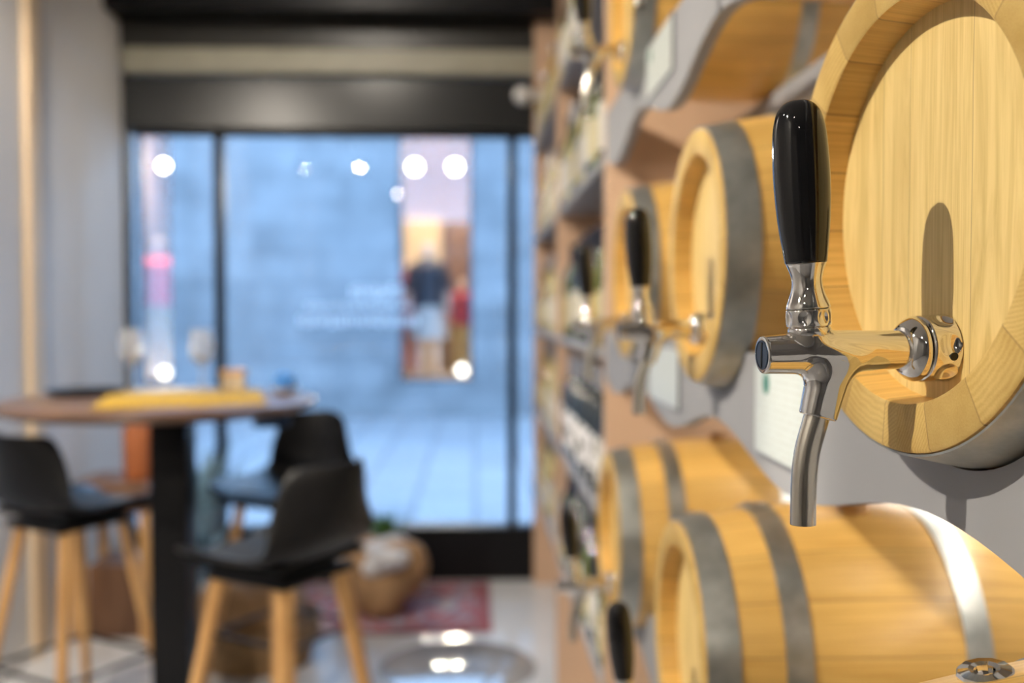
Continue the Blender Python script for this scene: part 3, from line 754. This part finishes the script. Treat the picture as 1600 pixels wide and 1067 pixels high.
# ---------------------------------------------------------------- bar stools
def make_stool():
    t = thing('bar_stool', '', 'stool'); SH = 0.735
    spine = [(-0.215, -0.022, 0.150), (-0.185, -0.002, 0.185), (-0.10, 0.0, 0.205), (0.0, -0.008, 0.212), (0.10, -0.004, 0.212), (0.165, 0.025, 0.207), (0.195, 0.085, 0.195), (0.212, 0.155, 0.172), (0.228, 0.232, 0.150), (0.233, 0.254, 0.115)]
    m = bmesh.new(); rows = []
    for (y, z, w_) in spine:
        row = []
        back = min(1, max(0, (z-0.0)/0.12))
        for k in range(9):
            u = -1+2*k/8
            row.append(m.verts.new((u*w_, y-back*0.085*u*u, SH+z+(1-back)*0.035*abs(u)**3)))
        rows.append(row)
    for A, B in zip(rows, rows[1:]):
        for k in range(8): m.faces.new((A[k], A[k+1], B[k+1], B[k]))
    sh = obj('seat_shell', m, M['plastic'], t)
    md = sh.modifiers.new('thick', 'SOLIDIFY'); md.thickness = 0.014; md.offset = -1
    md = sh.modifiers.new('sub', 'SUBSURF'); md.levels = 2; md.render_levels = 2
    m = bmesh.new(); bmesh.ops.create_cube(m, size=1, matrix=Matrix.Translation((0, -0.02, SH+0.006)) @ Matrix.Diagonal((0.34, 0.32, 0.02, 1)))
    bmesh.ops.bevel(m, geom=m.edges[:], offset=0.009, segments=3, affect='EDGES')
    obj('seat_pad', m, M['plastic'], t)
    for sx in (-1, 1):
        for sy in (-1, 1):
            m = bmesh.new(); tube(m, [(sx*0.10, sy*0.10-0.01, SH-0.03), (sx*0.15, sy*0.15-0.01, SH*0.5), (sx*0.205, sy*0.205-0.01, 0.0)], [0.018, 0.017, 0.012], 14)
            obj('leg', m, M['beech'], t)
    m = bmesh.new(); box(m, -0.13, 0.13, -0.13, 0.13, SH-0.045, SH-0.022, 0.006); obj('seat_bracket', m, M['blackmet'], t)
    m = bmesh.new(); q = 0.172; P = [(-q, -q-0.01), (q, -q-0.01), (q, q-0.01), (-q, q-0.01)]
    for i in range(4):
        a, b = P[i], P[(i+1) % 4]; tube(m, [(a[0], a[1], 0.26), (b[0], b[1], 0.26)], 0.007, 10)
    obj('footrest', m, M['blackmet'], t)
    return t
s0 = make_stool()
def stool(px, Y, bx, by, lab, first=False):
    s = s0 if first else copy_tree(s0)
    x = at(px, 800, Y).x; s.location = (x, Y, 0); s.rotation_euler = (0, 0, math.atan2(-bx, by))
    s['label'] = lab; s['group'] = 'black bar stools around the table'
stool(440, 2.50, 0.72, -0.45, 'black bar stool nearest, in front of the table on the right, with beech legs', True)
stool(448, 3.42, 0.50, 0.85, 'black bar stool behind the table, between it and the window')
stool(108, 3.12, -0.52, -0.85, 'black bar stool at the left wall, cut by the left edge')

# ---------------------------------------------------------------- floor things
r = at(620, 950, 4.5)
m = bmesh.new(); box(m, -0.56, 0.56, -0.385, 0.385, 0, 0.008, 0.002)
c = obj('rug', m, M['rug'], loc=(-0.49, 4.51, 0.0005)); tag(c, 'red patterned oriental rug on the floor before the shop front', 'rug')
p = at(722, 1030, 3.45)
m = bmesh.new(); lathe(m, [(0, 0), (0, 0.295), (0.004, 0.295), (0.006, 0.29), (0.006, 0)], 64, 'Z')
c = obj('floor_plate', m, M['plate'], loc=(p.x-0.02, 3.73, 0.0003)); tag(c, 'grey round glossy mat on the floor at the bottom edge', 'mat')
def blob(name, c, s, mat, seed, lab, cat, amp=0.16, parent=None):
    m = bmesh.new(); bmesh.ops.create_icosphere(m, subdivisions=4, radius=1)
    r = random.Random(seed); ph = [(r.uniform(2, 7), r.uniform(0, 6), Vector((r.uniform(-1, 1), r.uniform(-1, 1), r.uniform(-1, 1))).normalized()) for _ in range(9)]
    for v in m.verts:
        d = sum(math.sin(f*v.co.dot(dr)+p0) for f, p0, dr in ph)/9
        v.co *= 1+amp*d*2
        v.co.z = max(v.co.z, -0.82)
        v.co = Vector((v.co.x*s[0], v.co.y*s[1], (v.co.z+0.82)*s[2]))
    o = obj(name, m, mat, parent, loc=c, ang=180)
    if lab: tag(o, lab, cat)
    return o
# burlap sack with a cloth and small plant
t = thing('burlap_sack', 'brown burlap sack with white cloth on the rug before the window', 'sack', (at(590, 930, 4.45).x, 4.45, 0.009))
blob('sack_body', (0, 0, 0), (0.20, 0.16, 0.19), M['burlap'], 3, None, None, 0.3, parent=t)
blob('cloth', (0.05, -0.05, 0.17), (0.14, 0.12, 0.09), M['cloth'], 5, None, None, 0.3, parent=t)
def plant(loc, lab, mat, h, n, seed, pot=M['terracotta'], spread=0.5, lw=0.03):
    t = thing('potted_plant', lab, 'plant', loc)
    m = bmesh.new(); lathe(m, [(0, 0), (0, 0.045), (0.08, 0.06), (0.085, 0.06), (0.08, 0.052), (0.075, 0)], 24, 'Z'); obj('pot', m, pot, t)
    m = bmesh.new(); r = random.Random(seed)
    for i in range(n):
        a = r.uniform(0, 2*PI); tl = r.uniform(0.1, spread); L = h*r.uniform(0.6, 1.0); pts = []
        for k in range(6):
            u = k/5; pts.append(Vector((math.cos(a)*tl*L*u*u, math.sin(a)*tl*L*u*u, 0.075+L*(u-0.25*tl*u*u))))
        sd = Vector((-math.sin(a), math.cos(a), 0)); prev = None
        for k, p in enumerate(pts):
            wd = lw*math.sin(PI*(0.12+0.86*k/5)); cur = (m.verts.new(p-sd*wd), m.verts.new(p+Vector((0, 0, -wd*0.4))), m.verts.new(p+sd*wd))
            if prev: m.faces.new((prev[0], prev[1], cur[1], cur[0])); m.faces.new((prev[1], prev[2], cur[2], cur[1]))
            prev = cur
    obj('leaves', m, mat, t)
plant((at(602, 850, 4.72).x, 4.76, 0.009), 'small green plant behind the burlap sack', M['leaf'], 0.34, 22, 6)
plant((at(322, 800, 4.6).x, 4.62, 0.002), 'blue grey leafy plant behind the table post by the window', M['bluelleaf'], 0.72, 46, 8, M['white'], 0.42, 0.035)
plant((at(300, 800, 4.3).x, 4.30, 0.002), 'lower pale leafy plant behind the table post', M['bluelleaf'], 0.42, 30, 11, M['white'], 0.5, 0.035)
# wicker basket with crumpled paper
t = thing('wicker_basket', 'round wicker basket with brown paper behind the nearest stool', 'basket', (at(420, 940, 4.05).x, 3.84, 0.002))
m = bmesh.new(); lathe(m, [(0, 0), (0, 0.20), (0.10, 0.235), (0.17, 0.245), (0.175, 0.235), (0.10, 0.225), (0.01, 0.19), (0.01, 0)], 48, 'Z', rmod=lambda a, th, r: r+0.004*math.sin(th*24)*(1 if r > 0.1 else 0)); obj('basket_body', m, M['wicker'], t)
blob('paper_filling', (0, 0, 0.06), (0.21, 0.2, 0.16), M['burlap'], 9, None, None, 0.22, parent=t)
# side table, vase, black crate at the left wall
xs = at(196, 745, 4.25).x
t = thing('side_table', 'dark brown wooden side table by the left wall behind the stool', 'table', (xs, 4.25, 0))
zt = at(196, 745, 4.25).z
m = bmesh.new(); box(m, -0.17, 0.15, -0.17, 0.17, zt-0.12, zt, 0.005); obj('table_top', m, M['brownwood'], t)
for sx in (-0.15, 0.13):
    for sy in (-0.15, 0.15):
        m = bmesh.new(); box(m, sx-0.02, sx+0.02, sy-0.02, sy+0.02, 0, zt-0.12, 0.003); obj('leg', m, M['beech'], t)
p = at(215, 700, 4.2)
t = thing('clay_vase', 'tall orange terracotta vase on the brown side table', 'vase', (p.x, 4.2, zt+0.0005))
m = bmesh.new(); lathe(m, [(0, 0), (0, 0.050), (0.02, 0.056), (0.20, 0.058), (0.235, 0.045), (0.25, 0.036), (0.27, 0.038), (0.27, 0.032), (0.25, 0.030), (0.2, 0.05), (0.01, 0.05), (0.01, 0)], 36, 'Z'); obj('vase_body', m, M['terracotta'], t)
c = bmesh.new(); box(c, -0.11, 0.11, -0.14, 0.14, 0, 0.30, 0.008)
c = obj('dark_crate', c, M['brownwood'], loc=(xs-0.0, 4.25, 0.001)); tag(c, 'dark wooden crate under the side table by the left wall', 'crate')

# lettering film on the window (unreadable from inside, mirrored strokes)
let = thing('window_lettering', 'faint white lettering stuck on the middle window pane', 'lettering', (0, 0, 0)); m = bmesh.new(); rr = random.Random(12)
def stroke(px, py, wpx, hpx):
    a = at(px, py, WY-0.006); b = at(px+wpx, py+hpx, WY-0.006); box(m, a.x, b.x, WY-0.0068, WY-0.0052, b.z, a.z)
x = 548
while x < 628:
    w_ = rr.uniform(3, 6); stroke(x, 447+rr.uniform(-3, 3), w_, rr.uniform(12, 24)); x += w_+rr.uniform(2, 4)
obj('lettering_line', m, M['film'], let, smooth=False)
for row, (xa, xb, yy, hh) in enumerate(((478, 640, 474, 10), (466, 655, 494, 16))):
    m = bmesh.new()
    x = xa
    while x < xb:
        w_ = rr.uniform(3, 8); stroke(x, yy+rr.uniform(-1, 2), w_, hh*rr.uniform(0.7, 1)); x += w_+rr.uniform(2, 4)
    obj('lettering_line', m, M['film'], let, smooth=False)

# ---------------------------------------------------------------- ceiling spotlights of the shop (fixtures with lamps, some of them added as fill)
def spot(loc, target, power, lab, disc=40, rad=0.035, col=NEUT, real=True, size=1.9):
    t = thing('ceiling_spotlight', lab, 'spotlight', loc, group='ceiling spotlights of the shop')
    d = (Vector(target)-Vector(loc)).normalized(); q = d.to_track_quat('Z', 'Y').to_matrix().to_4x4()
    m = bmesh.new(); lathe(m, [(-0.10, 0), (-0.10, rad*0.8), (-0.09, rad*1.15), (0.03, rad*1.25), (0.03, rad*1.1), (-0.005, rad*1.05)], 28, 'Z'); bmesh.ops.transform(m, matrix=q, verts=m.verts[:]); obj('housing', m, M['blackmet'], t)
    m = bmesh.new(); lathe(m, [(-0.004, 0), (-0.004, rad)], 28, 'Z'); bmesh.ops.transform(m, matrix=q, verts=m.verts[:]); obj('bulb', m, emit('lamp_glow', col, disc), t)
    m = bmesh.new(); tube(m, [(0, 0, 0.03), (0, 0, CH-loc[2])], 0.008, 8); obj('stem', m, M['blackmet'], t)
    if real:
        l = lamp('SPOT', 'spotlight_beam', Vector(loc)+d*0.035, target, power, col, spot_size=size, spot_blend=0.6, shadow_soft_size=0.03)
spot((-1.27, -1.1, 2.93), (-1.6, 0.5, 1.2), 170, 'ceiling spotlight behind the camera', disc=330, size=1.1)
spot((-1.0, -3.0, 2.86), (-1.2, -1.0, 0.8), 60, 'ceiling spotlight near the back wall', disc=130, size=1.2)
spot((-1.45, 2.4, 2.88), (-1.3, 3.6, 1.0), 165, 'ceiling spotlight by the left wall before the bar table', disc=60, rad=0.06, size=1.9)
spot((-0.6, 3.6, 2.95), (-0.4, 4.9, 2.0), 34, 'ceiling spotlight near the shop front', disc=3, size=2.4)
spot((-0.75, 2.9, 2.88), (0.35, 3.3, 1.3), 52, 'added fill spotlight aimed at the bottle shelves', disc=8, size=1.2)  # fill lamp added to brighten the bottles
spot((-1.1, 0.6, 2.88), (-1.1, 3.0, 0.2), 150, 'added fill spotlight aimed at the floor by the table', disc=2, size=1.0)  # unseen fill lamp, added to lift the floor and table area
for K, T_, lab in ((KEY, KT, 'ceiling spotlight aimed at the nearest barrel'), (KEY2, KT2, 'ceiling spotlight aimed at the farther barrels')):
    d = Vector(T_)-Vector(K); spot(tuple(Vector(K)-d.normalized()*0.05), T_, 0, lab, disc=700, rad=0.03, real=False)
# LED strips hidden behind the grey boards light the barrels from above
for z in (CAMZ+0.335, CAMZ-0.135):
    t = thing('led_strip', 'slim light strip behind the grey board above the %s barrels' % ('middle' if z > CAMZ else 'lower'), 'light', (0.635, 0, z), group=None)
    m = bmesh.new(); box(m, -0.006, 0.012, 0.0, 2.15, 0.0, 0.012); obj('channel', m, M['blackmet'], t)
    m = bmesh.new(); box(m, -0.008, 0.008, 0.01, 2.14, -0.003, 0.0); obj('diffuser', m, emit('led_glow', (1.0, 0.93, 0.82), 3), t)
    l = lamp('AREA', 'led_light', (0.632, 1.075, z-0.006), (0.56, 1.075, z-0.3), 2.6, (1.0, 0.93, 0.82), shape='RECTANGLE', size=2.1, size_y=0.012)
    l.rotation_euler = (Matrix.Rotation(math.radians(12), 3, 'Y') @ Matrix.Rotation(PI/2, 3, 'Z')).to_euler()

# ---------------------------------------------------------------- street and the shop across it
OY = 12.6
g = 0.0
t = NT('street_paving'); o, (x, y, z) = t.obj()
br = t.n('ShaderNodeTexBrick'); t.l(t.comb(y, x, z), br.inputs['Vector'])
br.inputs['Scale'].default_value = 1.0; br.inputs['Brick Width'].default_value = 0.9; br.inputs['Row Height'].default_value = 0.42; br.inputs['Mortar Size'].default_value = 0.018
br.inputs['Color1'].default_value = (0.092, 0.092, 0.097, 1); br.inputs['Color2'].default_value = (0.115, 0.115, 0.117, 1); br.inputs['Mortar'].default_value = (0.055, 0.055, 0.06, 1)
M['paving'] = t.set(Base_Color=br.outputs[0], Roughness=0.85)
t = NT('stone_blocks'); o, (x, y, z) = t.obj()
br = t.n('ShaderNodeTexBrick'); t.l(t.comb(x, z, y), br.inputs['Vector'])
br.inputs['Scale'].default_value = 1.0; br.inputs['Brick Width'].default_value = 1.1; br.inputs['Row Height'].default_value = 0.34; br.inputs['Mortar Size'].default_value = 0.012
br.inputs['Color1'].default_value = (0.085, 0.087, 0.09, 1); br.inputs['Color2'].default_value = (0.12, 0.12, 0.122, 1); br.inputs['Mortar'].default_value = (0.07, 0.07, 0.072, 1)
nz = t.noise(o, 1.6, 5, 0.6)
c = t.mix(1.0, br.outputs[0], t.ramp(nz, [(0.3, (0.7, 0.7, 0.7)), (0.7, (1.2, 1.2, 1.2))]), 'MULTIPLY')
M['stone'] = t.set(Base_Color=c, Roughness=0.8)
struct('street', box(bmesh.new(), -14, 14, WY+0.1, OY, -0.1, g), M['paving'])
def X(px, Y=OY): return at(px, 450, Y).x
def Z(py, Y=OY): return at(650, py, Y).z
WA = (X(624), X(738), Z(597), Z(198)); WB = (X(216), X(268), Z(600), Z(198))
m = bmesh.new(); top = 5.2
xs_ = [-14, WB[0], WB[1], WA[0], WA[1], 14]
box(m, -14, WB[0], OY, OY+0.3, 0, top); box(m, WB[1], WA[0], OY, OY+0.3, 0, top); box(m, WA[1], 3.4, OY, OY+0.3, 0, top)  # unseen right end cut short so blue skylight reaches the left wall
for W in (WA, WB):
    box(m, W[0], W[1], OY, OY+0.3, 0, W[2]); box(m, W[0], W[1], OY, OY+0.3, W[3], top)
struct('wall_opposite', m, M['stone'])
M['shopbeige'] = plain('shop_interior_paint', (0.27, 0.19, 0.18), 0.8, 0, 0.05, 2)
M['shopfloor'] = plain('display_floor', (0.5, 0.42, 0.32), 0.6)
M['mattframe'] = plain('matt_dark_frame', (0.03, 0.035, 0.045), 0.9, 0, 0.05, 4, Specular_IOR_Level=0.1)
M['shopwood'] = plain('shop_wood_panel', (0.30, 0.20, 0.12), 0.6)
for k, W in enumerate((WA, WB)):
    m = bmesh.new(); a, b, z0, z1 = W; yb = OY+2.4; th = 0.05
    box(m, a-0.3-th, a-0.3, OY+0.3, yb, z0-th, z1+0.4); box(m, b+0.3, b+0.3+th, OY+0.3, yb, z0-th, z1+0.4)
    box(m, a-0.35, b+0.35, yb, yb+th, z0-th, z1+0.4); box(m, a-0.35, b+0.35, OY+0.3, yb, z1+0.4, z1+0.45)
    struct('wall_display_%d' % (k+1), m, M['shopbeige'])
    struct('floor_display_%d' % (k+1), box(bmesh.new(), a-0.3, b+0.3, OY+0.05, yb, z0-0.05, z0), M['shopfloor'])
    fr = struct('window_%d' % (wn+k), box(bmesh.new(), a, b, OY+0.10, OY+0.108, z0, z1), M['pane'])
    m = bmesh.new()
    for q in (a, b): box(m, q-0.03, q+0.03, OY+0.05, OY+0.16, z0, z1)
    box(m, a, b, OY+0.05, OY+0.16, z0-0.03, z0+0.03); obj('window_frame', m, M['mattframe'], fr)
def shop_lamp(px, py, Y, r, lab, st=22, power=190, up=False):
    p = at(px, py, Y); t = thing('display_lamp', lab, 'lamp', p, group='display lamps across the street')
    m = bmesh.new(); sphere(m, (0, 0, 0), r, 20, 12); obj('bulb', m, emit('display_lamp_glow', (1, 0.9, 0.74), st), t)
    m = bmesh.new(); top_ = (WA[3]+0.4-p.z) if not up else -(p.z-WA[2])
    tube(m, [(0, 0, r*0.5*(-1 if up else 1)), (0, 0, top_)], 0.015, 8); obj('stem', m, M['blackmet'], t)
    l = bpy.data.lights.new('display_lamp_light', 'POINT'); l.energy = power; l.color = (1, 0.82, 0.6); l.shadow_soft_size = 0.08
    o = bpy.data.objects.new('display_lamp_light', l); C.objects.link(o); o.location = p+Vector((0, -r-0.1, 0))
shop_lamp(648, 261, OY+1.0, 0.075, 'left of the two round lamps high in the shop display across the street')
shop_lamp(711, 261, OY+1.0, 0.075, 'right of the two round lamps high in the shop display across the street')
shop_lamp(256, 259, OY+0.9, 0.06, 'single round lamp in the narrow left display across the street')
shop_lamp(722, 578, OY+0.5, 0.07, 'round lamp low at the right of the shop display across the street', 3, 12, True)
shop_lamp(258, 582, OY+0.5, 0.07, 'round lamp low in the narrow left display across the street', 3, 12, True)
# shelves / panels at the back of the big display
m = bmesh.new(); p0 = at(632, 340, OY+2.2); p1 = at(690, 600, OY+2.2); box(m, p0.x, p1.x, OY+2.2, OY+2.38, WA[2], p0.z)
c = obj('display_cabinet', m, plain('tan_panel', (0.5, 0.36, 0.2), 0.6)); tag(c, 'tan cabinet at the back of the shop display across the street', 'cabinet')
m = bmesh.new(); p0 = at(700, 350, OY+2.2); p1 = at(735, 600, OY+2.2); box(m, p0.x, p1.x, OY+2.2, OY+2.38, WA[2], p0.z)
c = obj('display_cabinet', m, M['brownwood']); tag(c, 'dark brown cabinet at the back right of the shop display across the street', 'cabinet')
M['skinm'] = plain('mannequin_skin', (0.62, 0.45, 0.34), 0.5)
def mannequin(px, Y, topy, z0, top, low, lab, bulk=1.0, skirt=False):
    p = at(px, 500, Y); H = at(px, topy, Y).z-z0; s = H/1.75*1.0
    t = thing('mannequin', lab, 'mannequin', (p.x, Y, z0))
    V = [(0, 0, 0.95, .13), (0, 0, 1.12, .115), (0, 0, 1.32, .14), (0, 0, 1.45, .075), (0, 0, 1.52, .045), (0, -0.01, 1.62, .085), (0, 0, 1.70, .07),
         (.17, 0, 1.40, .05), (.24, 0, 1.15, .04), (.25, -.05, .90, .03), (.25, -.06, .80, .025), (-.17, 0, 1.40, .05), (-.24, 0, 1.15, .04), (-.25, -.05, .90, .03), (-.25, -.06, .80, .025),
         (.09, 0, .86, .085), (.10, 0, .48, .055), (.10, .01, .10, .035), (.10, -.10, .03, .03), (-.09, 0, .86, .085), (-.10, 0, .48, .055), (-.10, .01, .10, .035), (-.10, -.10, .03, .03)]
    E_ = [(0, 1), (1, 2), (2, 3), (3, 4), (4, 5), (5, 6), (2, 7), (7, 8), (8, 9), (9, 10), (2, 11), (11, 12), (12, 13), (13, 14), (0, 15), (15, 16), (16, 17), (17, 18), (0, 19), (19, 20), (20, 21), (21, 22)]
    me = bpy.data.meshes.new('mannequin_body'); me.from_pydata([(a*s, b*s, c*s) for a, b, c, _ in V], E_, []); me.materials.append(M['skinm'])
    o = bpy.data.objects.new('mannequin_body', me); C.objects.link(o); o.parent = t
    o.modifiers.new('skin', 'SKIN'); sv = me.skin_vertices[0].data
    for q, v in zip(sv, V): q.radius = (v[3]*s, v[3]*s)
    sv[0].use_root = True
    md = o.modifiers.new('sub', 'SUBSURF'); md.levels = 1; md.render_levels = 2
    def garment(name, pr, mat, fx=1.25):
        m = bmesh.new(); lathe(m, [(a*s, r*s) for a, r in pr], 24, 'Z')
        for v in m.verts: v.co.x *= fx
        obj(name, m, mat, t)
    garment('top', [(0.90, .165*bulk), (1.05, .155*bulk), (1.2, .16*bulk), (1.38, .175*bulk), (1.46, .12), (1.49, .07)], top)
    for sg in (-1, 1):
        m = bmesh.new(); tube(m, [(sg*.15*s, 0, 1.42*s), (sg*.22*s, 0, 1.26*s), (sg*.25*s, -.01*s, 1.08*s)], [.07*s, .065*s, .06*s], 14); obj('sleeve', m, top, t)
    if skirt:
        garment('skirt', [(0.50, .24), (0.70, .21), (0.95, .15)], low, 1.1)
    else:
        for sg in (-1, 1):
            m = bmesh.new(); tube(m, [(sg*.075*s, 0, .97*s), (sg*.10*s, 0, .5*s), (sg*.10*s, 0, .08*s)], [.115*s, .085*s, .075*s], 16); obj('trouser_leg', m, low, t)
cl = lambda n, c: plain(n, c, 0.8)
mannequin(669, OY+0.75, 372, WA[2], cl('black_top', (0.03, 0.03, 0.04)), cl('white_skirt', (0.42, 0.38, 0.35)), 'central mannequin in black top and white skirt across the street', skirt=True)
mannequin(637, OY+1.3, 402, WA[2], cl('red_top', (0.35, 0.03, 0.05)), cl('pink_skirt', (0.6, 0.25, 0.25)), 'mannequin in dark red top at left of the display across the street')
mannequin(722, OY+1.4, 432, WA[2], cl('wine_top', (0.28, 0.03, 0.05)), cl('tan_trousers', (0.5, 0.33, 0.12)), 'mannequin in wine red top at right of the display across the street')
mannequin(250, OY+0.7, 366, WB[2], cl('coral_top', (0.80, 0.045, 0.075)), cl('beige_trousers', (0.40, 0.28, 0.17)), 'mannequin in coral red top in the narrow left display across the street', 1.15)
